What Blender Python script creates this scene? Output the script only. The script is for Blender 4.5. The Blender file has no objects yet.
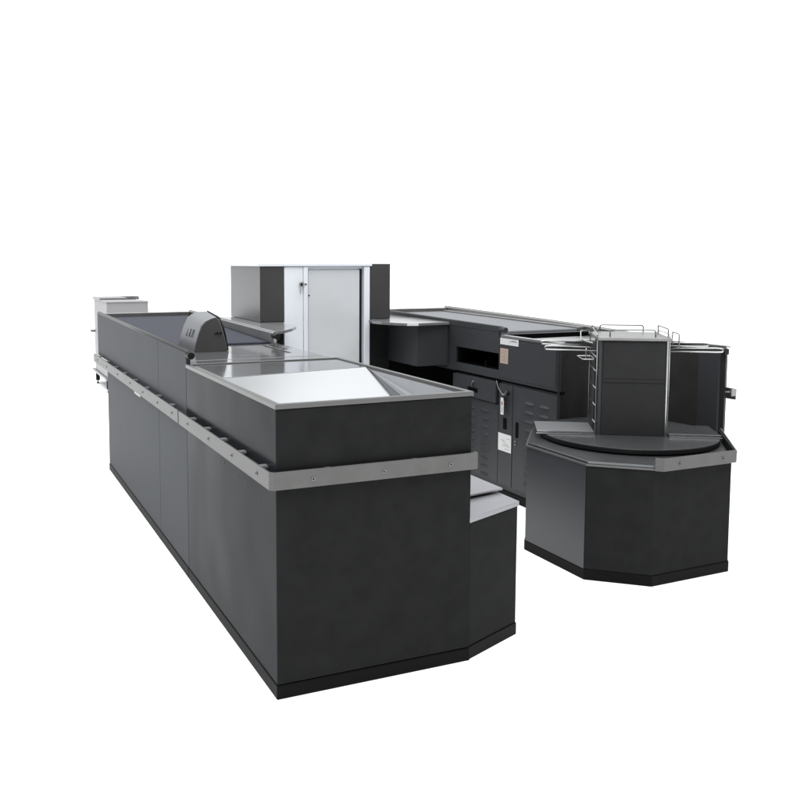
import bpy, math, random
from mathutils import Vector
random.seed(4)
sc = bpy.context.scene
C = sc.collection

# ------------------------------------------------------------------ camera
F, CX, CY = 878.5476, 337.0, 340.0            # focal length and optical centre on an 800 px frame
PITCH, YAW, EYE = 5.13828, 23.25127, 1.33
cam = bpy.data.objects.new('camera', bpy.data.cameras.new('camera'))
C.objects.link(cam)
cam.location = (0, 0, EYE)
cam.rotation_euler = (math.radians(90 - PITCH), 0, math.radians(-YAW))
cam.data.sensor_width = 36
cam.data.lens = F / 800 * 36
cam.data.shift_x = (400 - CX) / 800
cam.data.shift_y = -(400 - CY) / 800
cam.data.clip_start, cam.data.clip_end = .05, 500
sc.camera = cam

# ------------------------------------------------------------------ world: a bright white studio, darker behind the camera
w = bpy.data.worlds.new('World'); sc.world = w; w.use_nodes = True
nt = w.node_tree; N = nt.nodes; L = nt.links
N.clear()
out = N.new('ShaderNodeOutputWorld'); bg = N.new('ShaderNodeBackground')
tc = N.new('ShaderNodeTexCoord'); sep = N.new('ShaderNodeSeparateXYZ')
L.new(tc.outputs['Generated'], sep.inputs[0])
def mth(op, a, b=None, clamp=False):
    m = N.new('ShaderNodeMath'); m.operation = op; m.use_clamp = clamp
    for i, v in enumerate((a, b)):
        if v is None: continue
        if isinstance(v, (int, float)): m.inputs[i].default_value = v
        else: L.new(v, m.inputs[i])
    return m.outputs[0]
BACK, FRONT, TOP = .16, 1.06, 1.9
fr = N.new('ShaderNodeMapRange'); fr.interpolation_type = 'SMOOTHSTEP'     # 0 behind the camera, 1 ahead of it
L.new(sep.outputs['Y'], fr.inputs['Value'])
fr.inputs['From Min'].default_value = -.35; fr.inputs['From Max'].default_value = .15
fr.inputs['To Min'].default_value = BACK; fr.inputs['To Max'].default_value = FRONT
tp = N.new('ShaderNodeMapRange'); tp.interpolation_type = 'SMOOTHSTEP'
L.new(sep.outputs['Z'], tp.inputs['Value'])
tp.inputs['From Min'].default_value = .35; tp.inputs['From Max'].default_value = .85
tp.inputs['To Min'].default_value = 0; tp.inputs['To Max'].default_value = TOP
sb = N.new('ShaderNodeVectorMath'); sb.operation = 'DOT_PRODUCT'; sb.inputs[1].default_value = (.430, .772, .469)   # unseen bright spot added to the world for a glow on the slide
nv = N.new('ShaderNodeVectorMath'); nv.operation = 'NORMALIZE'; L.new(tc.outputs['Generated'], nv.inputs[0]); L.new(nv.outputs[0], sb.inputs[0])
bx = N.new('ShaderNodeMapRange'); bx.interpolation_type = 'SMOOTHSTEP'; L.new(sb.outputs['Value'], bx.inputs['Value'])
bx.inputs['From Min'].default_value = .9895; bx.inputs['From Max'].default_value = .9995
bx.inputs['To Min'].default_value = 0; bx.inputs['To Max'].default_value = 1.0
L.new(mth('ADD', mth('ADD', fr.outputs[0], tp.outputs[0]), bx.outputs[0]), bg.inputs['Strength'])
bg.inputs['Color'].default_value = (.965, .986, 1, 1)
L.new(bg.outputs[0], out.inputs[0])

# one broad softbox sun from high above, slightly behind the camera
sun = bpy.data.objects.new('studio_key_light', bpy.data.lights.new('studio_key_light', 'SUN'))
C.objects.link(sun)
sun.data.energy = 2.3; sun.data.angle = math.radians(46); sun.data.color = (1, .99, .98)
sun.rotation_euler = (math.radians(20), math.radians(-12), 0)

vs = sc.view_settings
vs.view_transform = 'Standard'; vs.look = 'None'; vs.exposure = 0; vs.gamma = 1; vs.use_curve_mapping = False

# ------------------------------------------------------------------ materials
def material(name, col, rough=.5, metal=0, spec=.5, noise=0, nscale=8, bump=0, bscale=200, stretch=(1, 1, 1), rvar=0, coat=0, wave=0):
    m = bpy.data.materials.new(name); m.use_nodes = True
    n = m.node_tree.nodes; l = m.node_tree.links; b = n['Principled BSDF']
    b.inputs['Base Color'].default_value = (*col, 1); b.inputs['Roughness'].default_value = rough
    b.inputs['Metallic'].default_value = metal; b.inputs['Specular IOR Level'].default_value = spec
    b.inputs['Coat Weight'].default_value = coat
    g = n.new('ShaderNodeTexCoord'); mp = n.new('ShaderNodeMapping'); l.new(g.outputs['Object'], mp.inputs[0])
    mp.inputs['Scale'].default_value = stretch
    if noise or rvar:
        t = n.new('ShaderNodeTexNoise'); t.inputs['Scale'].default_value = nscale; t.inputs['Detail'].default_value = 6
        t.inputs['Roughness'].default_value = .6
        l.new(mp.outputs[0], t.inputs['Vector'])
        if noise:
            mx = n.new('ShaderNodeMapRange'); l.new(t.outputs['Fac'], mx.inputs['Value'])
            mx.inputs['From Min'].default_value = .25; mx.inputs['From Max'].default_value = .75
            mx.inputs['To Min'].default_value = 1 - noise; mx.inputs['To Max'].default_value = 1 + noise
            v = n.new('ShaderNodeVectorMath'); v.operation = 'SCALE'; v.inputs[0].default_value = col
            l.new(mx.outputs[0], v.inputs['Scale']); l.new(v.outputs[0], b.inputs['Base Color'])
        if rvar:
            mx = n.new('ShaderNodeMapRange'); l.new(t.outputs['Fac'], mx.inputs['Value'])
            mx.inputs['From Min'].default_value = .15; mx.inputs['From Max'].default_value = .85
            mx.inputs['To Min'].default_value = max(0, rough - rvar); mx.inputs['To Max'].default_value = rough + rvar
            l.new(mx.outputs[0], b.inputs['Roughness'])
    if wave:                                          # slow warps of thin sheet metal
        t = n.new('ShaderNodeTexNoise'); t.inputs['Scale'].default_value = 2.2; t.inputs['Detail'].default_value = 1
        l.new(g.outputs['Object'], t.inputs['Vector'])
        bp = n.new('ShaderNodeBump'); bp.inputs['Strength'].default_value = 1; bp.inputs['Distance'].default_value = wave
        l.new(t.outputs['Fac'], bp.inputs['Height']); l.new(bp.outputs[0], b.inputs['Normal'])
    if bump:
        t = n.new('ShaderNodeTexNoise'); t.inputs['Scale'].default_value = bscale; t.inputs['Detail'].default_value = 3
        l.new(mp.outputs[0], t.inputs['Vector'])
        bp = n.new('ShaderNodeBump'); bp.inputs['Strength'].default_value = bump; bp.inputs['Distance'].default_value = .002
        l.new(t.outputs['Fac'], bp.inputs['Height']); l.new(bp.outputs[0], b.inputs['Normal'])
    return m
M = {}
M['char'] = material('charcoal_coated_steel', (.0150, .0152, .0154), .40, 0, .010, noise=.15, nscale=14, rvar=.03, bump=.05, bscale=500)
M['side'] = material('brushed_charcoal_laminate', (.016, .0178, .0202), .22, 0, .010, noise=.10, nscale=5, rvar=.07, stretch=(1, 1, .12), wave=.013)
M['locker'] = material('powder_coated_charcoal', (.032, .034, .0375), .45, 0, .3, noise=.06, nscale=10, bump=.12, bscale=900)
M['steel'] = material('brushed_stainless_steel', (.36, .36, .35), .34, 1, noise=.04, nscale=9, rvar=.04, stretch=(1, 1, 1), bump=.05, bscale=150)
M['rail'] = material('matt_stainless_bumper', (.235, .233, .229), .38, .75, .2, noise=.12, nscale=12, rvar=.06, bump=.06, bscale=250)
M['mirror'] = material('polished_stainless_deck', (.34, .35, .36), .10, .78, noise=.05, nscale=5, rvar=.03)
M['fold'] = material('grey_fold', (.16, .165, .17), .4, .3, .3)
M['wall'] = material('bin_wall_coating', (.40, .41, .43), .4, .2, .3, noise=.04, nscale=6)
M['deck2'] = material('worn_stainless_shelf', (.40, .40, .41), .17, .65, noise=.05, nscale=7, rvar=.05)
M['slide'] = material('satin_stainless_slide', (.33, .335, .345), .14, 1, noise=.04, nscale=4, rvar=.04)
M['disc'] = material('dark_stainless_turntable', (.115, .12, .125), .24, .7, noise=.10, nscale=5, rvar=.05)
M['wire'] = material('chrome_wire', (.34, .34, .34), .25, 1)
M['plinth'] = material('black_plastic_plinth', (.0028, .0028, .003), .55, 0, .08, noise=.2, nscale=20, bump=.1)
M['black'] = material('black_rubber', (.005, .005, .0055), .5, 0, .2, noise=.1)
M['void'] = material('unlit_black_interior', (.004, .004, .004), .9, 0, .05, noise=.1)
M['belt'] = material('grey_rubber_belt', (.036, .038, .049), .6, 0, .06, noise=.10, nscale=30, bump=.2, bscale=700)
M['white'] = material('white_powder_coat', (.76, .79, .84), .40, 0, .5, noise=.02, nscale=6)
M['door'] = material('pale_grey_door_panel', (.58, .60, .62), .55, 0, .3, noise=.05, nscale=4, bump=.05)
M['grey'] = material('light_grey_painted_steel', (.24, .235, .24), .5, 0, .3, noise=.05, nscale=6)
M['hood'] = material('satin_grey_hood', (.165, .168, .178), .36, .6, .5, noise=.06, nscale=8)
M['paper'] = material('white_paper', (.62, .63, .62), .7, 0, .3, noise=.06, nscale=60)
M['buff'] = material('buff_paper_sticker', (.42, .32, .26), .7, 0, .3, noise=.12, nscale=80)
M['ink'] = material('grey_ink', (.22, .22, .23), .7, noise=.1)
M['red'] = material('red_print', (.45, .03, .03), .6, noise=.1)
M['floor'] = material('white_studio_floor', (.93, .93, .93), .75, 0, .1, noise=.005, nscale=2)
M['sheen_side'] = material('charcoal_sheen_conveyor_skin', (.055, .058, .063), .45, 0, .012, noise=.07, nscale=6, rvar=.04, stretch=(1, 1, .15))  # base colour lightened to stand in for the grazing sheen
M['wire2'] = material('dull_wire', (.16, .16, .16), .35, .6, .3)
M['rim'] = material('dull_steel_rim', (.112, .111, .109), .40, .55, .2, noise=.05, nscale=9)
M['end'] = material('satin_warm_charcoal', (.027, .0265, .026), .22, 0, .35, noise=.15, nscale=9, rvar=.05)
M['bumper'] = material('matt_steel_bumper', (.105, .104, .102), .44, .42, .10, noise=.12, nscale=12, rvar=.06)
M['lit_side'] = material('charcoal_lit_side', (.028, .030, .034), .30, 0, .40, noise=.05, nscale=5, rvar=.02)  # charcoal copy lightened for left-hand faces that catch the light
M['char3'] = material('charcoal_upright_coating', (.024, .024, .0248), .42, 0, .1, noise=.12, nscale=9)
M['char2'] = material('warm_charcoal_coating', (.050, .048, .048), .40, 0, .2, noise=.10, nscale=6)
M['belt2'] = material('pale_grey_belt', (.125, .13, .14), .45, 0, .15, noise=.05, nscale=20)
M['plate'] = material('satin_silver_plate', (.215, .215, .23), .42, .4, .5, noise=.03, nscale=9, rvar=.04)

# ------------------------------------------------------------------ mesh helpers (all coordinates are in world space)
class MB:
    def __init__(s): s.v = []; s.f = []
    def add(s, vs, fs):
        o = len(s.v); s.v += [tuple(p) for p in vs]; s.f += [tuple(i + o for i in q) for q in fs]; return s
    def box(s, x0, x1, y0, y1, z0, z1):
        x0, x1 = sorted((x0, x1)); y0, y1 = sorted((y0, y1)); z0, z1 = sorted((z0, z1))
        return s.add([(x0, y0, z0), (x1, y0, z0), (x1, y1, z0), (x0, y1, z0), (x0, y0, z1), (x1, y0, z1), (x1, y1, z1), (x0, y1, z1)],
              [(0, 3, 2, 1), (4, 5, 6, 7), (0, 1, 5, 4), (1, 2, 6, 5), (2, 3, 7, 6), (3, 0, 4, 7)])
    def prism(s, poly, z0, z1):                       # polygon in the floor plan; z1 may be a function of (x, y)
        if sum(a[0]*b[1] - b[0]*a[1] for a, b in zip(poly, poly[1:] + poly[:1])) < 0: poly = poly[::-1]
        n = len(poly); f = (lambda x, y: z1) if not callable(z1) else z1; g = (lambda x, y: z0) if not callable(z0) else z0
        return s.add([(x, y, g(x, y)) for x, y in poly] + [(x, y, f(x, y)) for x, y in poly],
              [tuple(range(n))[::-1], tuple(range(n, 2*n))] + [(i, (i+1) % n, n + (i+1) % n, n + i) for i in range(n)])
    def loft(s, A, B):                                # two matching outlines
        n = len(A)
        return s.add(list(A) + list(B), [tuple(range(n))[::-1], tuple(range(n, 2*n))] + [(i, (i+1) % n, n + (i+1) % n, n + i) for i in range(n)])
    def ring(s, outer, inner, z0, z1):                # frame between two plans
        n = len(outer)
        V = [(x, y, z) for z in (z0, z1) for P in (outer, inner) for x, y in P]
        Q = []
        for i in range(n):
            j = (i+1) % n; a, b, c, d = 0, n, 2*n, 3*n
            Q += [(c+i, c+j, d+j, d+i), (a+j, a+i, b+i, b+j), (a+i, a+j, c+j, c+i), (b+j, b+i, d+i, d+j)]
        return s.add(V, Q)
    def tube(s, pts, r, seg=8, closed=False):
        P = [Vector(p) for p in pts]; n = len(P); V = []; Q = []
        up = Vector((0, 0, 1)); prev = None
        for i, p in enumerate(P):
            if closed: t = (P[(i+1) % n] - P[i-1])
            else: t = P[min(i+1, n-1)] - P[max(i-1, 0)]
            t.normalize()
            a = prev if prev is not None else (up if abs(t.z) < .9 else Vector((1, 0, 0)))
            x = (a - t * a.dot(t))
            if x.length < 1e-5: x = t.orthogonal()
            x.normalize(); y = t.cross(x); prev = x
            V += [p + x * (r * math.cos(2*math.pi*k/seg)) + y * (r * math.sin(2*math.pi*k/seg)) for k in range(seg)]
        m = n if closed else n - 1
        for i in range(m):
            for k in range(seg):
                a, b = i*seg + k, i*seg + (k+1) % seg; c, d = ((i+1) % n)*seg + k, ((i+1) % n)*seg + (k+1) % seg
                Q.append((a, b, d, c))
        if not closed: Q += [tuple(range(seg))[::-1], tuple(range((n-1)*seg, n*seg))]
        return s.add(V, Q)
    def cyl(s, c, axis, r, h, seg=24):
        c = Vector(c); axis = Vector(axis).normalized()
        return s.tube([c, c + axis * h], r, seg)

def round_path(pts, r, k=4, closed=False):            # rounded corners for bent wire
    P = [Vector(p) for p in pts]; n = len(P); o = []
    for i in range(n):
        if not closed and i in (0, n-1): o.append(P[i]); continue
        a, b, c = P[i-1], P[i], P[(i+1) % n]
        d1 = (a - b); d2 = (c - b); q = min(r, d1.length * .45, d2.length * .45)
        s_, e_ = b + d1.normalized() * q, b + d2.normalized() * q
        for j in range(k + 1):
            t = j / k; o.append(s_ * (1-t)**2 + b * (2*t*(1-t)) + e_ * t*t)
    return o

def build(name, mb, mat, parent=None, bevel=0, seg=2, smooth=False, loc=None):
    org = Vector(parent['_org']) if parent is not None else Vector(loc or (0, 0, 0))
    me = bpy.data.meshes.new(name); me.from_pydata([tuple(Vector(v) - org) for v in mb.v], [], mb.f); me.validate()
    me.materials.append(M[mat])
    o = bpy.data.objects.new(name, me); C.objects.link(o)
    if parent is not None:
        o.parent = parent if '_empty' in parent else parent
        o['_org'] = list(org)
        if '_empty' not in parent: pass
    else:
        o.location = org; o['_org'] = list(org)
    if smooth:
        for p in me.polygons: p.use_smooth = True
    if bevel:
        b = o.modifiers.new('bevel', 'BEVEL'); b.width = bevel; b.segments = seg; b.limit_method = 'ANGLE'; b.angle_limit = math.radians(30)
        b.harden_normals = False
    return o
def thing(name, loc, label, cat, group=None):
    o = bpy.data.objects.new(name, None); C.objects.link(o); o.location = loc; o.empty_display_size = .1
    o['_org'] = list(loc); o['_empty'] = 1; o['label'] = label; o['category'] = cat
    if group: o['group'] = group
    return o
def offset(poly, d):                                   # push a convex outline outwards by d
    if sum(a[0]*b[1] - b[0]*a[1] for a, b in zip(poly, poly[1:] + poly[:1])) < 0: poly = poly[::-1]
    n = len(poly); o = []
    for i in range(n):
        a, b, c = Vector(poly[i-1]), Vector(poly[i]), Vector(poly[(i+1) % n])
        n1 = Vector(((b-a).y, -(b-a).x)).normalized(); n2 = Vector(((c-b).y, -(c-b).x)).normalized()
        m = (n1 + n2); m = m / m.dot(n1); o.append(tuple(b + m * d))
    return o

# ------------------------------------------------------------------ ground
g = build('ground', MB().add([(-150, -60, 0), (150, -60, 0), (150, 250, 0), (-150, 250, 0)], [(0, 1, 2, 3)]), 'floor', loc=(0, 0, 0)); g['kind'] = 'structure'

zc = lambda y: .957 + .0115 * (y - 3.5)                # the conveyor lips climb slightly towards the far end

# ================================================================== LEFT CHECKOUT COUNTER
X0, X1 = .847, 1.522
YA, YB, YC, YD = 2.431, 3.546, 5.66, 6.05
lc = thing('checkout_counter', (1.18, 4.2, 0), 'long charcoal checkout counter in the left foreground, bright metal slide on top', 'checkout counter', 'supermarket checkout counters')
ro = [(X0, YA), (X1, YA), (X1, YB - .003), (X0, YB - .003)]; ri = [(X0 + .012, YA + .012), (X1 - .012, YA + .012), (X1 - .012, YB - .015), (X0 + .012, YB - .015)]
mb = MB().ring(ro, ri, .045, .892).box(X0 + .0121, X1 - .0121, YA + .0121, YB - .0151, .70, .71)
packing = build('packing_section', mb, 'side', lc, .0015)
# front skin: a thin folded sheet, so the end panel carries its own coating
build('front_panel', MB().box(X0 + .001, X1 - .001, YA - .003, YA + .0002, .046, .891), 'char', packing, .001)
build('plinth', MB().box(X0 - .003, X1 + .003, YA - .006, YB - .002, 0, .043), 'plinth', packing, .003)
# the low wing at the right with its chamfered front
wing = [(1.5245, 2.434), (1.786, 2.541), (1.786, 3.35), (1.5245, 3.35)]
wg = build('low_wing', MB().prism(wing, .045, .468), 'char', lc, .0015)
build('plinth', MB().prism(offset(wing, .003)[:], 0, .043), 'plinth', wg, .002)
build('worktop', MB().prism(offset(wing, .005), .469, .486), 'plate', wg, .0015)
# rim
o_ = [(X0 - .004, YA - .007), (X1 + .004, YA - .007), (X1 + .004, YB - .01), (X0 - .004, YB - .01)]
i_ = [(X0 + .014, YA + .013), (X1 - .014, YA + .013), (X1 - .014, YB - .03), (X0 + .014, YB - .03)]
build('top_rim', MB().ring(o_, i_, .893, .908), 'rim', packing, .0012)
build('inner_lip', MB().box(X0 + .022, X0 + .028, YA + .02, YB - .05, .894, .903), 'steel', packing, .001)
# deck and slide
yS = 3.13
build('deck_plate', MB().prism([(X0 + .03, yS - .03), (X1 - .015, yS + .075), (X1 - .015, 3.655), (X0 + .03, 3.665)], .890, .9035), 'mirror', lc, .001)
pz = lambda x, y: .9020 - .186 * ((yS - .031 + (x - X0 - .03) * .105 / .63) - y)         # the slide falls towards the near end
q = [(X0 + .015, YA + .014), (X1 - .016, YA + .014), (X1 - .016, yS + .0735), (X0 + .015, yS - .0335)]
sl = MB().prism(q, lambda x, y: pz(x, y) - .004, pz)
build('slide', sl, 'slide', packing)
def gutter(xa, xb, ha, hb):                         # folded strip between the slide and the bin wall
    e_ = yS + .06
    A = [(X1 - xa, YA + .014, pz(X1 - xa, YA + .014) + ha), (X1 - xb, YA + .014, pz(X1 - xb, YA + .014) + hb), (X1 - .0165, e_, pz(X1 - .02, e_) + .001), (X1 - .0175, e_, pz(X1 - .02, e_) + .001)]
    return MB().add(A + [(x, y, z - .003) for x, y, z in A], [(0, 1, 2, 3), (7, 6, 5, 4), (0, 4, 5, 1), (1, 5, 6, 2), (2, 6, 7, 3), (3, 7, 4, 0)])
build('slide_fold', gutter(.070, .040, .002, .010), 'fold', packing)
build('slide_fold', gutter(.0398, .0170, .011, .036), 'plate', packing)
build('bin_wall', MB().box(X1 - .0155, X1 - .0125, YA + .013, yS + .06, .72, .895), 'wall', packing)
# scanner deck
build('deck_plate', MB().prism([(X0 + .03, 3.674), (X1 - .015, 3.664), (X1 - .015, 4.285), (X0 + .03, 4.285)], .890, .9045), 'mirror', lc, .001)
build('scanner_window', MB().box(1.16, 1.33, 3.80, 3.99, .9046, .9052), 'mirror', lc, .0008)
for y0, y1, xx in ((3.83, 4.20, 1.395), (3.98, 4.23, 1.435)):
    build('vent_slot', MB().box(xx, xx + .018, y0, y1, .9046, .9056), 'black', lc)
# conveyor section
mb = MB().box(X0, X0 + .6, YB + .003, YC, .045, .70)
mb.prism([(X0 + .021, YB + .003), (X1 - .03, YB + .003), (X1 - .03, YD), (X0 + .021, YD)], .70, .885)
conv = build('conveyor_section', mb, 'sheen_side', lc, .0015)
build('plinth', MB().box(X0 - .003, X0 + .603, YB + .002, YC - .002, 0, .043), 'plinth', conv, .003)
side = lambda x0, x1, y0, y1, zb, rise=0: MB().prism([(x0, y0), (x1, y0), (x1, y1), (x0, y1)], zb, lambda x, y: zc(y) + rise)
build('side_guard', side(X0, X0 + .02, YB + .003, YD, .7005), 'sheen_side', conv, .004)
build('side_guard', side(X1 - .055, X1 - .03, 4.25, YD, .886), 'steel', conv, .006, 3)
for y in (4.103,):
    build('panel_seam', MB().box(X0 - .0006, X0 + .001, y - .0015, y + .0015, .045, zc(y) - .006), 'black', conv)
build('guard_cap', MB().tube([(X0 + .011, YB - .006, .953), (X0 + .011, YD, zc(YD) - .004)], .0112, 12), 'char2', conv, smooth=True)
build('end_cap', MB().tube([(X0 + .014, YB - .035, .944), (X0 + .014, YB + .03, .944)], .0155, 14), 'black', conv, .003)
build('end_cap', MB().tube([(X1 - .043, 4.20, .947), (X1 - .043, 4.27, .948)], .0155, 14), 'black', conv, .003)
build('guard_cap', MB().tube([(X1 - .043, 4.25, zc(4.25) - .002), (X1 - .043, YD, zc(YD) - .002)], .0075, 12), 'hood', conv, smooth=True)
build('belt', MB().prism([(X0 + .03, 4.31), (X1 - .06, 4.31), (X1 - .06, YD - .05), (X0 + .03, YD - .05)], .888, lambda x, y: .914 + .0245 * (y - 4.31)), 'belt', conv, .008, 3)
build('belt_trim', MB().prism([(X0 + .021, YD - .04), (X1 - .055, YD - .04), (X1 - .055, YD), (X0 + .021, YD)], .888, zc(YD) - .006), 'rail', conv, .004)

# bumper rail
def bumper(parent, path, z0, z1, t=.006, off=.028, screws=(), brackets=()):
    """path: outer line in plan; extruded strip with folded lips"""
    mb = MB(); n = len(path); P = [Vector(p) for p in path]; inner = []
    for i in range(n):
        ds = []
        if i > 0: ds.append((P[i] - P[i-1]).normalized())
        if i < n-1: ds.append((P[i+1] - P[i]).normalized())
        ns = [Vector((-d.y, d.x)) for d in ds]; m = sum(ns, Vector((0, 0)))
        m = m / m.dot(ns[0]); inner.append(P[i] + m * t)
    poly = [tuple(p) for p in P] + [tuple(p) for p in inner[::-1]]
    V = []; Q = []
    for i in range(n):
        for q, z in ((P[i], z0), (inner[i], z0), (inner[i], z1), (P[i], z1)): V.append((q.x, q.y, z))
    for i in range(n-1):
        a, b = i*4, (i+1)*4
        for k in range(4): Q.append((a+k, a+(k+1) % 4, b+(k+1) % 4, b+k))
    Q += [(3, 2, 1, 0), ((n-1)*4, (n-1)*4+1, (n-1)*4+2, (n-1)*4+3)]
    mb.add(V, Q)
    r = build('bumper_rail', mb, 'bumper', parent, .0015)
    for a in brackets: build('bracket', MB().box(*a), 'plate', r, .001)
    for c, ax in screws:
        s_ = MB().cyl(c, ax, .0065, .0018, 14); build('screw', s_, 'wire2', r, .0006)
        c2 = Vector(c) + Vector(ax) * .0019
        build('screw_slot', MB().cyl(c2, ax, .0032, .0012, 6), 'black', r)
    return r
OF = .028
b1 = [(X1 + .010, YA - .006), (X1 + .010, YA - OF), (X0 - OF + .012, YA - OF), (X0 - OF, YA - OF + .012), (X0 - OF, YB + .03)]
b1 = b1[::-1]
scr = [((X0 - OF - .0005, y, .682), (-1, 0, 0)) for y in (2.53, 2.80, 3.10, 3.42)] + [((x, YA - OF - .0005, .68), (0, -1, 0)) for x in (.955, 1.19, 1.43)]
brk = [(X0 - OF + .006, X0, y, y + .028, .7015, .7092) for y in (2.50, 2.72, 2.94, 3.16, 3.38)] + [(x, x + .02, YA - OF + .006, YA - .003, .699, .706) for x in (1.0, 1.3)]
bumper(packing, b1, .655, .710, screws=scr, brackets=brk)
bumper(conv, [(X0 - OF, 6.07), (X0 - OF, YB + .045)], .655, .710, screws=[((X0 - OF - .0005, y, .682), (-1, 0, 0)) for y in (3.70, 4.0, 4.35, 4.7, 5.1, 5.5, 5.9)],
       brackets=[(X0 - OF + .006, X0, y, y + .028, .7015, .7092) for y in (3.75, 4.03, 4.31, 4.62, 4.93, 5.24, 5.55, 5.86)])
build('latch', MB().box(X0 - .014, X0, 4.50, 4.66, .632, .652), 'rail', conv, .003)
for y, z in ((2.99, .615), (2.83, .600), (2.72, .597), (2.58, .585)):
    build('screw_hole', MB().cyl((X0 + .001, y, z), (-1, 0, 0), .0045, .0018, 10), 'black', packing)

# loose plate lying on the low wing
pt = [(1.50 + .03, 2.60), (1.80, 2.655), (1.80, 2.93), (1.53, 2.93)]
p_ = MB().prism(pt, .4965, .5035)
lp = build('metal_plate', p_, 'plate', None, .001, loc=(1.66, 2.8, .4965))
lp['label'] = 'loose pale silver sheet lying on the low side shelf of the foreground counter'; lp['category'] = 'metal plate'
build('foot_strip', MB().prism([(1.535, 2.64), (1.775, 2.69), (1.775, 2.90), (1.535, 2.90)], .4864, .4963), 'black', lp)

# ================================================================== HOODED READER ON THE LEFT COUNTER
hd = thing('hooded_scanner', (1.08, 4.15, .9045), 'rounded dark grey metal hood standing on the foreground counter beside its belt', 'scanner hood')
prof = [(.996, .9046), (1.006, .945), (1.020, .990), (1.036, 1.028), (1.055, 1.047), (1.085, 1.060), (1.110, 1.066), (1.124, 1.052), (1.139, 1.005), (1.152, .950), (1.160, .9046)]
farp = [(.990, .9046), (1.000, .950), (1.016, 1.005), (1.036, 1.050), (1.060, 1.068), (1.090, 1.078), (1.130, 1.080), (1.150, 1.062), (1.160, 1.010), (1.166, .950), (1.168, .9046)]
A = [(x, 4.013 + (z - .9) * .06, z) for x, z in prof]; B = [(x, 4.31 - (z - .9) * .1, z) for x, z in farp]
build('hood_shell', MB().loft(A, B), 'hood', hd, smooth=True)
bpy.data.objects['hood_shell'].data.set_sharp_from_angle(angle=math.radians(35))
ins = [(x + (.004 if x < 1.08 else -.004), 4.0105 + (z - .9) * .06, z - (.003 if z > .95 else -.002)) for x, z in prof]
build('front_panel', MB().loft(ins, [(x, y + .004, z) for x, y, z in ins]), 'char2', hd)
c1 = [(1.128, 4.02, 1.058), (1.145, 4.02, 1.010), (1.158, 4.02, .955), (1.166, 4.02, .906)]
sh = [(1.146, 4.02, .906), (1.141, 4.05, 1.0), (1.150, 4.10, 1.062), (1.150, 4.315, 1.087), (1.185, 4.315, 1.0), (1.19, 4.3, .906)]
build('side_plate', MB().tube(round_path([(1.140, 4.30, 1.080), (1.134, 4.06, 1.062), (1.150, 4.03, 1.0), (1.166, 4.03, .906)], .03), .0045, 6), 'black', hd)
build('side_plate', MB().add([(1.167, 4.05, .906), (1.152, 4.05, 1.0), (1.137, 4.07, 1.060), (1.142, 4.31, 1.078), (1.172, 4.31, .906),
       (1.172, 4.05, .906), (1.157, 4.05, 1.0), (1.142, 4.07, 1.060), (1.147, 4.31, 1.078), (1.177, 4.31, .906)],
       [(0, 1, 2, 3, 4), (9, 8, 7, 6, 5), (0, 5, 6, 1), (1, 6, 7, 2), (2, 7, 8, 3), (3, 8, 9, 4)]), 'black', hd)
for k in range(3):
    y = 4.10 + k * .05
    build('vent_slit', MB().add([(1.0075, y, .967), (1.0075, y + .004, .967), (1.022, y + .004, 1.005), (1.022, y, 1.005),
        (1.0045, y, .968), (1.0045, y + .004, .968), (1.019, y + .004, 1.006), (1.019, y, 1.006)], [(0, 1, 2, 3), (7, 6, 5, 4), (0, 4, 5, 1), (1, 5, 6, 2), (2, 6, 7, 3), (3, 7, 4, 0)]), 'char2', hd)
bd = MB()
for k, x in enumerate((1.098, 1.107, 1.116, 1.125)): bd.box(x, x + .006, 4.0075, 4.011, .988, .992 + .005 * (k % 2)); bd.box(x, x + .0025, 4.0075, 4.011, .984, .988)
build('badge', bd, 'void', hd)

# ================================================================== WHITE CABINET
YW = 5.10
wc = thing('storage_cabinet', (2.05, 5.4, 0), 'tall white metal cabinet with a key in its lock, between two charcoal cabinets', 'cabinet')
cb = MB().box(1.84, 2.418, YW + .03, 5.75, 0, 1.295)
build('carcass', cb, 'white', wc, .002)
build('top_panel', MB().box(1.665, 2.432, YW - .012, 5.78, 1.297, 1.318), 'white', wc, .004)
build('lock_panel', MB().box(1.838, 1.962, YW, YW + .029, .03, 1.294), 'white', wc, .002)
build('post', MB().box(1.964, 1.993, YW - .006, YW + .03, .03, 1.294), 'white', wc, .003)
build('post', MB().box(2.378, 2.418, YW - .006, YW + .03, .03, 1.294), 'white', wc, .003)
build('door', MB().box(2.0, 2.352, YW + .010, YW + .029, .04, 1.275), 'door', wc, .002)
build('hinge_gap', MB().box(2.355, 2.372, YW + .02, YW + .0295, .04, 1.28), 'black', wc)
build('top_nub', MB().box(2.02, 2.075, 5.2, 5.26, 1.318, 1.338), 'white', wc, .003)
lk = build('lock', MB().cyl((1.952, YW, 1.185), (0, -1, 0), .017, .012, 20), 'steel', wc, .002)
build('lock_barrel', MB().cyl((1.948, YW - .012, 1.185), (-.4, -1, 0), .009, .022, 16), 'black', lk, .001)
build('key', MB().box(1.927, 1.937, YW - .030, YW - .027, 1.168, 1.194).box(1.931, 1.935, YW - .030, YW - .0275, 1.128, 1.166).tube([(1.938, YW - .028, 1.185), (1.948, YW - .02, 1.185)], .002, 6), 'steel', lk)
build('screw_hole', MB().cyl((1.978, YW - .0065, 1.186), (0, -1, 0), .0055, .003, 10), 'black', wc)
build('screw_hole', MB().cyl((2.004, YW + .009, 1.115), (0, -1, 0), .0055, .003, 10), 'black', wc)

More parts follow.
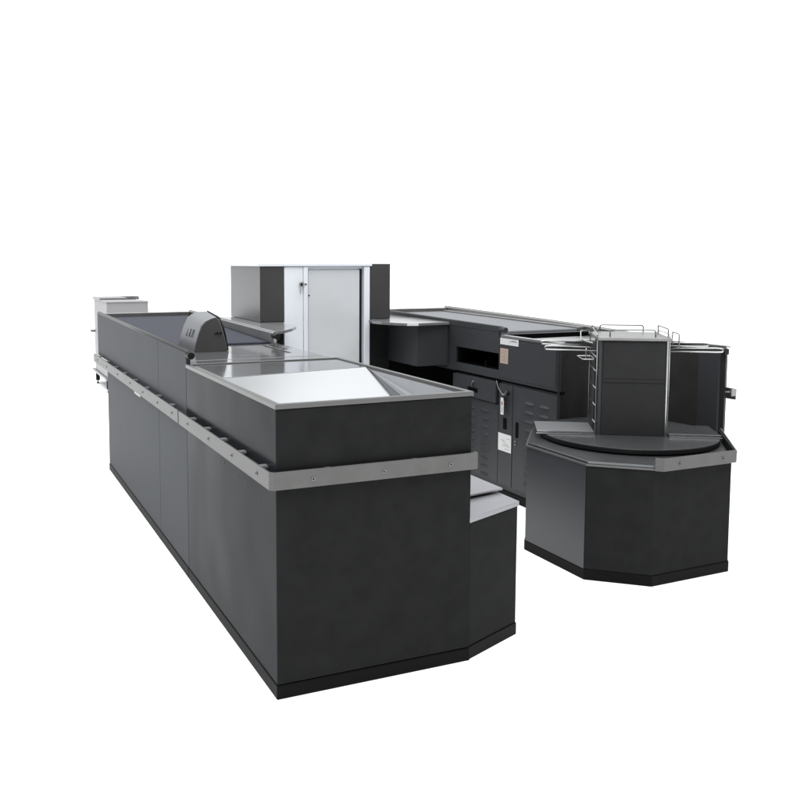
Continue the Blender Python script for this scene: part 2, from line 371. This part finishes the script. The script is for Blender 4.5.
# ================================================================== SIDE CABINETS WITH SHELVES
lt = thing('side_cabinet', (1.76, 5.4, 0), 'charcoal side cabinet with a pointed steel shelf, left of the tall white cabinet', 'side cabinet', 'charcoal cabinets beside the white one')
build('carcass', MB().box(1.682, 1.836, YW + .001, 5.73, .958, 1.296), 'lit_side', lt, .0015)
build('door_front', MB().box(1.6835, 1.8345, YW - .004, YW + .0005, .959, 1.295), 'char2', lt, .001)
build('top_trim', MB().box(1.681, 1.70, YW + .012, 5.73, 1.2962, 1.3055), 'rail', lt)
build('lower_panel', MB().box(1.682, 1.836, YW + .02, 5.73, 0, .94), 'char', lt, .0015)
s_ = [(1.4935, 4.40), (1.56, 4.43), (1.62, 4.48), (1.70, 4.585), (1.765, 4.70), (1.792, 4.80), (1.792, 4.84), (1.775, 4.94), (1.836, YW - .005), (1.836, 5.73), (1.4935, 5.73)]
build('shelf', MB().prism(s_, .940, .956), 'deck2', lt, .001)

rt = thing('side_cabinet', (2.6, 5.3, 0), 'charcoal side cabinet right of the tall white cabinet, a box hanging under its shelf', 'side cabinet', 'charcoal cabinets beside the white one')
build('carcass', MB().box(2.420, 2.566, YW, 5.70, .958, 1.311), 'char2', rt, .002)
build('door_front', MB().box(2.424, 2.562, YW - .004, YW - .0005, .960, 1.296), 'char2', rt, .001)
build('lower_panel', MB().box(2.420, 2.56, YW, 5.70, 0, .938), 'char', rt, .0015)
build('opening_shade', MB().box(2.562, 3.4, YW + .02, YW + .04, 0, .93), 'void', rt)  # black sheet added to paint the shaded opening under the box
s_ = [(2.7715, 4.69), (2.7715, 5.6), (2.568, 5.6), (2.568, 5.097), (2.42, 5.097), (2.385, 5.04), (2.37, 4.95), (2.385, 4.86), (2.425, 4.76), (2.475, 4.69), (2.54, 4.665)]
build('shelf', MB().prism(s_, .940, .956), 'deck2', rt, .001)
build('hanging_box', MB().box(2.553, 2.7705, 4.705, 5.095, .688, .9385), 'locker', rt, .002)

# ================================================================== PALE COUNTER FAR BEHIND
fc = thing('grey_counter', (1.55, 9.4, 0), 'pale grey metal counter on short black legs, far behind the foreground counter', 'counter')
build('body', MB().box(1.345, 1.76, 8.95, 9.83, .155, .915), 'grey', fc, .004)
build('top_panel', MB().box(1.335, 1.765, 8.94, 9.35, .9155, .925), 'grey', fc, .002)
build('top_panel', MB().box(1.335, 1.62, 9.36, 9.85, .9155, .947), 'grey', fc, .002)
build('top_panel', MB().box(1.622, 1.79, 9.60, 9.82, .9155, .950), 'rail', fc, .002)
build('bottom_rail', MB().box(1.325, 1.765, 8.98, 9.95, .125, .154), 'rail', fc, .008)
build('side_bracket', MB().box(1.30, 1.345, 9.80, 9.86, .56, .585), 'rail', fc, .004)
for x, y in ((1.36, 9.78), (1.36, 9.03), (1.72, 9.78), (1.72, 9.03)):
    l_ = build('leg', MB().box(x - .02, x + .02, y - .02, y + .02, .035, .124), 'black', fc, .002)
    build('foot', MB().cyl((x, y, 0), (0, 0, 1), .014, .012, 12).cyl((x, y, .012), (0, 0, 1), .006, .024, 10), 'black', l_)

# ================================================================== RIGHT CHECKOUT COUNTER
R0, R1 = 2.774, 3.43
rc = thing('checkout_counter', (3.1, 4.5, 0), 'charcoal checkout counter with drawer, louvred doors and paper labels, behind the round turntable', 'checkout counter', 'supermarket checkout counters')
# the near end is hollowed out in a smooth curve so that the turntable can swing
niche = [(R0, 3.603), (2.800, 3.622), (2.84, 3.648), (2.89, 3.672), (2.95, 3.693), (3.02, 3.705), (3.09, 3.704), (3.16, 3.690), (3.225, 3.664), (3.285, 3.622), (3.335, 3.567), (3.375, 3.500), (3.402, 3.420), (3.418, 3.330), (3.427, 3.245), (R1, 3.170)]
def shell(path, d, z0, z1):                        # curved sheet of thickness d, growing away from the turntable
    A = [Vector(p) for p in path]; n = len(A); B = []
    for i in range(n):
        t = (A[min(i+1, n-1)] - A[max(i-1, 0)]).normalized(); B.append(A[i] + Vector((-t.y, t.x)) * d)
    V = []; Q = []
    for i in range(n):
        for q, z in ((A[i], z0), (B[i], z0), (B[i], z1), (A[i], z1)): V.append((q.x, q.y, z))
    for i in range(n-1):
        for k in range(4): Q.append((i*4+k, i*4+(k+1) % 4, (i+1)*4+(k+1) % 4, (i+1)*4+k))
    Q += [(3, 2, 1, 0), tuple((n-1)*4+k for k in range(4))]
    return MB().add(V, Q)
# upper body with an open tray slot and a bin at the near end
yb = lambda x: 3.59 - (x - R0) * (.42 / (R1 - R0))
mb = MB()
mb.box(R0, R0 + .012, 4.617, 5.56, .668, .93)                     # skin around the slot
mb.box(R0, R0 + .012, 4.153, 4.617, .812, .93).box(R0, R0 + .012, 4.153, 4.617, .668, .716)
mb.box(R0, R0 + .012, 3.607, 4.153, .668, .905)
mb.box(R1 - .012, R1, 3.20, 5.85, .045, .905)
mb.box(R0 + .012, R1 - .012, 3.76, 5.56, .660, .668).box(R0 + .012, R1 - .012, 4.16, 4.17, .668, .86)
body = build('upper_body', mb, 'locker', rc, .0012)
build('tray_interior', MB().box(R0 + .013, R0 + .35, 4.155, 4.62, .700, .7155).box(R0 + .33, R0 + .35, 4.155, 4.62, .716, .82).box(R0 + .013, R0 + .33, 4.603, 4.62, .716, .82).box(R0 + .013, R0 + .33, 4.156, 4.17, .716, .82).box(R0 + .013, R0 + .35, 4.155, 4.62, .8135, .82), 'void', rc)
build('tray_divider', MB().box(R0 + .05, R0 + .3, 4.36, 4.372, .716, .75), 'char', rc)
ep = build('end_panel', shell(niche, .012, .045, .904), 'end', rc)
for p in ep.data.polygons: p.use_smooth = len(p.vertices) == 4 and abs(p.normal.z) < .5
ep.data.set_sharp_from_angle(angle=math.radians(35)); ep['label'] = 'concave dark end panel'
build('access_panel', MB().box(R0 - .003, R0 - .0002, 3.632, 4.145, .684, .892), 'locker', body, .001)
# lower body
mb = MB().box(R0 + .010, R0 + .02, 3.62, 4.63, .045, .655).box(R0 + .01, R0 + .22, 4.618, 4.63, .045, .655).box(R0 + .2, R0 + .22, 4.63, 5.1, .045, .655)
mb.box(R0 + .02, R1 - .012, 3.76, 4.6, .03, .045)
low = build('lower_body', mb, 'locker', rc)
build('shadow_gap', MB().box(R0 + .008, R0 + .03, 3.60, 4.63, .655, .668), 'void', rc)
build('recess_shade', MB().box(R0 + .19, R0 + .198, 4.632, 5.1, 0, .66).box(R0, R0 + .5, 4.6325, 4.634, .0, .655), 'void', rc)  # black sheets added as the shade of the open space below
build('plinth', MB().box(R0 + .001, R0 + .02, 3.60, 4.63, 0, .0445), 'plinth', rc)
build('plinth', shell(niche, .02, 0, .0445), 'plinth', rc)
def louvres(mb, cols, z_top, n, step):
    for y0, y1 in cols:
        for k in range(n):
            z = z_top - k * step; ym = (y0 + y1) / 2; h = (y1 - y0) / 2; r = []
            for t in range(9):                              # a pressed half-moon hood, open below
                a = math.pi * t / 8; yy = ym - h * math.cos(a); up = math.sin(a)
                r.append((yy, up))
            front = [(R0 - .0005 - .008 * u ** .6, y, z - .0085) for y, u in r]
            back = [(R0 - .0005, y, z - .006 + .011 * u ** .55) for y, u in r]
            v = front + back; f = [(i, i+1, 9+i+1, 9+i) for i in range(8)]
            mb.add(v, f)
            mb.add([(R0 - .0008, y0 + .006, z - .009), (R0 - .0008, y1 - .006, z - .009), (R0 - .008, y1 - .02, z - .0085), (R0 - .008, y0 + .02, z - .0085)], [(0, 1, 2, 3)])
d2 = MB().box(R0 - .0004, R0 + .0096, 3.606, 4.006, .078, .645); louvres(d2, ((3.812, 3.898), (3.683, 3.768)), .575, 10, .0488)
dr2 = build('door', d2, 'locker', rc, .0008); dr2['label'] = 'louvred door nearest the turntable'
d1 = MB().box(R0 - .0004, R0 + .0096, 4.150, 4.626, .078, .522); louvres(d1, ((4.24, 4.322), (4.385, 4.467)), .475, 9, .0465)
dr1 = build('door', d1, 'locker', rc, .0008)
build('middle_panel', MB().box(R0 - .0004, R0 + .0096, 4.012, 4.1455, .078, .645), 'locker', rc, .0008)
build('hand_slot', MB().box(R0 - .0012, R0 - .0005, 3.950, 3.978, .366, .452), 'void', dr2)
build('hand_slot', MB().box(R0 - .0012, R0 - .0005, 4.062, 4.098, .394, .458), 'void', rc)
for z in (.345, .327): build('lock', MB().cyl((R0 - .0005, 3.972, z), (-1, 0, 0), .006, .006, 12), 'wire', dr2)
drw = build('drawer', MB().box(R0 - .014, R0 + .0096, 4.158, 4.624, .529, .648), 'locker', rc, .002)
build('shadow_gap', MB().box(R0 - .0002, R0 + .0099, 4.146, 4.1575, .52, .655), 'void', rc)
build('lock', MB().cyl((R0 - .0142, 4.391, .622), (-1, 0, 0), .0085, .006, 16), 'wire', drw, .001)
build('key', MB().box(R0 - .028, R0 - .0205, 4.388, 4.394, .600, .620), 'wire', drw)
build('handle', MB().box(R0 - .0148, R0 - .0142, 4.345, 4.455, .562, .586).box(R0 - .020, R0 - .0142, 4.35, 4.45, .584, .588), 'void', drw)
# cylinder lock at the middle panel
build('lock', MB().cyl((R0 - .0005, 4.055, .600), (-1, 0, 0), .011, .014, 16), 'black', rc, .001)
# papers
def sheet(name, y0, y1, z0, z1, mat, slant=0):
    return build(name, MB().prism([(R0 - .0044, y0), (R0 - .0034, y0), (R0 - .0034, y1), (R0 - .0044, y1)], z0, lambda x, y: z1), mat, rc)
a_ = sheet('paper_label', 3.960, 4.134, .868, .903, 'paper')
build('printed_lines', MB().box(R0 - .0050, R0 - .0045, 3.972, 4.045, .888, .892).box(R0 - .0050, R0 - .0045, 3.985, 4.02, .893, .896), 'ink', a_)
b_ = sheet('paper_label', 4.056, 4.132, .762, .846, 'buff')
pl = MB()
for k in range(6): pl.box(R0 - .0050, R0 - .0045, 4.068, 4.12 - .012 * (k % 2), .775 + k * .011, .7775 + k * .011)
build('printed_lines', pl, 'ink', b_); b_['label'] = 'buff sticker with grey lines'
c_ = build('paper_label', MB().box(R0 - .0016, R0 - .0006, 4.017, 4.143, .268, .367), 'paper', rc)
pl = MB()
for y0, y1, z in ((4.085, 4.115, .329), (4.065, 4.10, .321), (4.03, 4.10, .300), (4.04, 4.09, .309), (4.03, 4.08, .283), (4.03, 4.06, .342)): pl.box(R0 - .0021, R0 - .0017, y0, y1, z, z + .0022)
build('printed_lines', pl, 'ink', c_)
# tops
build('edge_trim', MB().box(R0 - .003, R0 + .03, 3.606, 4.135, .9052, .9185), 'steel', rc, .0015)
build('side_guard', MB().prism([(R0, 4.155), (R0 + .022, 4.155), (R0 + .022, 5.56), (R0, 5.56)], .9302, lambda x, y: zc(y) + .002), 'locker', rc, .004)
build('side_guard', MB().prism([(R0, 5.561), (R0 + .022, 5.561), (R0 + .022, 5.85), (R0, 5.85)], .9, lambda x, y: zc(y) + .002), 'locker', rc, .003)
build('guard_cap', MB().tube([(R0 + .012, 4.13, .953), (R0 + .012, 5.85, zc(5.85) - .004)], .0115, 12), 'locker', rc, smooth=True)
build('end_cap', MB().tube([(R0 + .013, 4.105, .947), (R0 + .013, 4.16, .947)], .0155, 14), 'locker', rc, .003)
build('belt', MB().prism([(R0 + .03, 4.20), (R1 - .075, 4.20), (R1 - .075, 5.80), (R0 + .03, 5.80)], .9, lambda x, y: zc(y) - .032), 'belt2', rc, .008, 3)
build('belt_trim', MB().prism([(R0 + .024, 5.802), (R1 - .03, 5.802), (R1 - .03, 5.845), (R0 + .024, 5.845)], .9, .976), 'rail', rc, .003)
build('guard_ledge', MB().prism([(R1 - .070, 4.20), (R1 - .030, 4.20), (R1 - .030, 5.80), (R1 - .070, 5.80)], .9, lambda x, y: zc(y) - .024), 'rail', rc, .002)
fg = [(3.60, .925), (4.05, .943), (4.55, .958), (5.2, .972), (5.85, .984)]
V = []
for x in (R1 - .028, R1 + .002): V += [(x, y, z) for y, z in fg] + [(x, 5.85, .906), (x, 3.60, .906)]
build('side_guard', MB().loft(V[:7], V[7:]), 'steel', rc, .004)
build('guard_cap', MB().tube([(R1 - .013, y, z - .002) for y, z in fg], .009, 12), 'rail', rc, smooth=True)
# near-end bin of the right counter
rim_path = niche[1:]
build('top_rim', shell(rim_path, .030, .9052, .9175), 'steel', rc, .0015)
build('corner_cap', MB().box(R1 - .025, R1 + .005, 3.155, 3.18, .875, .9045), 'black', rc, .003)
build('deck_plate', MB().box(R0 + .031, R1 - .031, 4.14, 4.198, .9052, .920), 'slide', rc, .001)
build('bin_slide', MB().prism([(R0 + .031, 3.665), (2.90, 3.705), (3.02, 3.738), (3.15, 3.725), (3.28, 3.665), (3.35, 3.60), (R1 - .031, 3.55), (R1 - .031, 4.00), (R0 + .031, 3.96)], .895, .909), 'slide', rc, .002)
build('bin_wall', MB().box(R0 + .031, R1 - .031, 4.136, 4.1395, .70, .919).box(R0 + .031, R1 - .031, 3.9, 4.135, .70, .702), 'void', rc)
bumper(rc, [(R1 + .034, 3.13), (R1 + .034, 5.8)], .655, .710, brackets=[(R1 + .001, R1 + .028, y, y + .02, .688, .694) for y in (3.15, 4.0, 5.0)])
build('bumper_end', MB().box(R1 + .001, R1 + .0335, 3.128, 3.135, .675, .710), 'rail', rc)

# key tag on the cylinder lock
kt = thing('key_tag', (R0 - .02, 4.06, .60), 'white key tag with red print hanging from the louvred counter on a wire', 'key tag')
tg = build('tag', MB().prism([(R0 - .020, 4.068), (R0 - .018, 4.068), (R0 - .018, 4.098), (R0 - .020, 4.098)], .478, .572), 'paper', kt, .0008)
build('red_mark', MB().box(R0 - .0208, R0 - .0202, 4.078, 4.088, .530, .552), 'red', tg)
build('printed_lines', MB().box(R0 - .0208, R0 - .0202, 4.076, 4.079, .486, .522).box(R0 - .0208, R0 - .0202, 4.086, 4.089, .490, .525), 'ink', tg)
build('tag_ring', MB().tube([(R0 - .018, 4.083 + .010 * math.cos(t * math.pi / 6), .580 + .012 * math.sin(t * math.pi / 6)) for t in range(12)], .0018, 6, True), 'wire', kt)
ws = [(R0 - .014, 4.150, .660), (R0 - .018, 4.135, .640), (R0 - .022, 4.112, .615), (R0 - .023, 4.085, .598), (R0 - .022, 4.055, .592), (R0 - .020, 4.035, .606), (R0 - .02, 4.040, .618), (R0 - .02, 4.06, .598), (R0 - .018, 4.08, .588)]
build('wire_loop', MB().tube(ws, .0010, 6), 'wire', kt)
build('key', MB().box(R0 - .026, R0 - .023, 4.030, 4.062, .560, .586).box(R0 - .026, R0 - .023, 4.040, 4.048, .535, .559), 'black', kt, .001)

# ================================================================== PACKING TURNTABLE STAND
plan = [(2.365, 3.30), (2.365, 2.88), (2.564, 2.706), (2.995, 2.716), (3.26, 3.03), (3.29, 3.26), (3.16, 3.50), (2.95, 3.59), (2.60, 3.585)]
ks = thing('turntable_stand', (2.8, 3.15, 0), 'low many-sided charcoal stand on the right, carrying a round turntable and wire racks', 'packing stand')
kb = build('cabinet', MB().prism(plan, .045, .484), 'char', ks, .0015)
build('plinth', MB().prism(offset(plan, .004), 0, .0445), 'plinth', kb, .002)
build('countertop', MB().prism(offset(plan, .006), .4845, .492), 'rim', ks, .001)
build('countertop', MB().prism(offset(plan, -.004), .4922, .503), 'disc', ks, .002)
build('lit_side_face', MB().prism([(2.3632, 3.297), (2.3632, 2.884), (2.3648, 2.884), (2.3648, 3.297)], .046, .483), 'lit_side', kb)  # thin lighter sheet, paints the light falling on the left face
P = plan
bk = bumper(ks, [(2.548, 2.688), (2.572, 2.664), (2.975, 2.672), (3.30, 3.06)], .487, .540,
       screws=[((2.66, 2.6635, .512), (0, -1, 0)), ((2.90, 2.668, .512), (0, -1, 0))],
       brackets=[(2.65, 2.67, 2.67, 2.705, .50, .506), (2.92, 2.94, 2.675, 2.712, .50, .506)])
build('rail_gap_shade', MB().prism([(2.987, 2.700), (3.000, 2.696), (3.292, 3.052), (3.28, 3.06)], .490, .533), 'black', bk)  # black filler, paints the shade in the gap behind the rail
for t in (.15, .75):
    bx, by = 2.99 + .27 * t, 2.72 + .315 * t
    build('bracket', MB().prism([(bx, by), (bx + .016, by + .018), (bx + .045, by - .005), (bx + .03, by - .022)], .504, .510), 'wire', bk)
cc = (2.86, 3.20); R_ = .397
disc = MB().cyl((*cc, .5285), (0, 0, 1), R_, .003, 96)
tt = build('turntable', disc, 'disc', ks, .0008)

build('rubber_edge', MB().cyl((*cc, .5105), (0, 0, 1), R_ + .003, .0178, 96), 'black', tt, .0015)
e = Vector((.842, -.54, 0)); n_ = Vector((.54, .842, 0)); a0 = Vector((2.696, 3.197, 0))
def K(s, t, z): p = a0 + e * s + n_ * t; return (p.x, p.y, z)
def kbox(s0, s1, t0, t1, z0, z1, mb=None):
    mb = mb or MB(); q = [K(s0, t0, 0), K(s1, t0, 0), K(s1, t1, 0), K(s0, t1, 0)]
    return mb.prism([(x, y) for x, y, _ in q], z0, z1)
W = .2816
tw = build('tower', kbox(0, W, 0, .27, .532, .968), 'char3', tt, .002)
build('panel_seam', kbox(.004, W - .004, -.003, -.0003, .776, .790), 'char3', tw, .0015)
build('front_panel', kbox(.006, W - .006, -.0022, -.0003, .793, .962), 'char3', tw, .001)
build('tower_cap', kbox(-.022, W + .022, -.012, .36, .969, .982), 'rail', tw, .0015)
build('corner_post', kbox(W + .001, W + .007, -.003, .004, .532, .968), 'wire', tw)
build('corner_post', kbox(-.014, -.001, .0, .02, .532, .968), 'locker', tw)
wire = lambda name, pts, r, par, rr=.012, closed=False, m='wire': build(name, MB().tube(round_path(pts, rr, 4, closed), r, 8, closed), m, par, smooth=True)
# ladder racks at both sides of the tower
for sx, full in ((-.024, True), (W + .011, False)):
    ld = wire('ladder_rack', [K(sx, -.004, .534), K(sx, -.004, 1.0), K(sx - .01, .10, 1.02) if full else K(sx, .1, 1.0), K(sx, .262, .998), K(sx, .262, .534)], .0028, tt)
    for z in (.585, .665, .745, .825, .89):
        build('rung', MB().tube([K(sx, -.003, z), K(sx, .261, z)], .0028, 8), 'wire', ld, smooth=True)
# bag arms: long hairpins of wire
def arm(s0, s1, t, z):
    sg = 1 if s1 > s0 else -1
    p = [K(s0, t, z), K(s1 - sg * .03, t, z + .0005), K(s1, t, z + .002), K(s1 + sg * .002, t + .004, z + .015), K(s1 - sg * .03, t + .008, z + .018), K(s0, t + .008, z + .013)]
    return build('bag_arm', MB().tube(round_path(p, .010, 5), .0038, 8), 'wire', tt, smooth=True)
for t in (-.004, .262):
    arm(-.024, -.255, t, .922); arm(W + .016, .520, t, .922)
# cap guard rails
for pts in ([K(.035, .02, .984), K(.035, .02, 1.016), K(.235, .02, 1.016), K(.235, .02, .984)],
            [K(.03, .34, .984), K(.03, .34, 1.016), K(.235, .34, 1.016), K(.235, .34, .984)],
            [K(-.016, .06, .984), K(-.016, .06, 1.018), K(-.016, .27, 1.018), K(-.016, .27, .984)],
            [K(W + .014, .05, .984), K(W + .014, .05, 1.02), K(W + .014, .29, 1.02), K(W + .014, .29, .984)]):
    wire('guard_rail', pts, .0034, tw, m='wire2')
wire('bag_hook', [K(W + .016, .02, .935), K(W + .055, .02, .935), K(W + .055, .02, 1.0), K(W + .055, .16, 1.0), K(W + .055, .16, .94)], .0032, tt, m='wire2')
wire('bag_hook', [K(-.024, .26, .995), K(-.075, .22, .995), K(-.075, .20, .955), K(-.03, .10, .945)], .0028, tt)
wire('bag_hook', [K(-.03, .02, .878), K(-.085, .02, .878), K(-.095, .17, .878), K(-.03, .17, .878)], .003, tt, .008, True)
wire('bag_hook', [K(-.065, .06, .880), K(-.065, .06, .925)], .0028, tt)
# flat packing plates left and right of the tower
for s0, s1, mt in ((-.285, -.026, 'disc'), (W + .02, .53, 'disc')):
    mt = 'fold' if s0 < 0 else 'disc'
    pp = build('packing_plate', kbox(s0, s1, .004, .245, .5405, .5425), mt, tt, .0006)
    build('plate_lip', kbox(s0, s1, -.001, .004, .534, .5445), 'wire', pp, .0008)
build('plate_lip', kbox(W + .02, .53, -.020, -.014, .5316, .536), 'wire', tt, .0008)
build('plate_lip', kbox(-.29, -.026, -.020, -.014, .5316, .536), 'wire', tt, .0008)
for s_1, t_1 in ((.40, .12), (.46, .18), (.47, .07)):
    build('rivet', MB().cyl(K(s_1, t_1, .5427), (0, 0, 1), .004, .002, 10), 'wire', tt)
wire('base_frame', [K(-.024, .262, .536), K(-.06, .262, .536)], .0028, tt)

# drop helper properties
for o in bpy.data.objects:
    for k in ('_org', '_empty'):
        if k in o: del o[k]
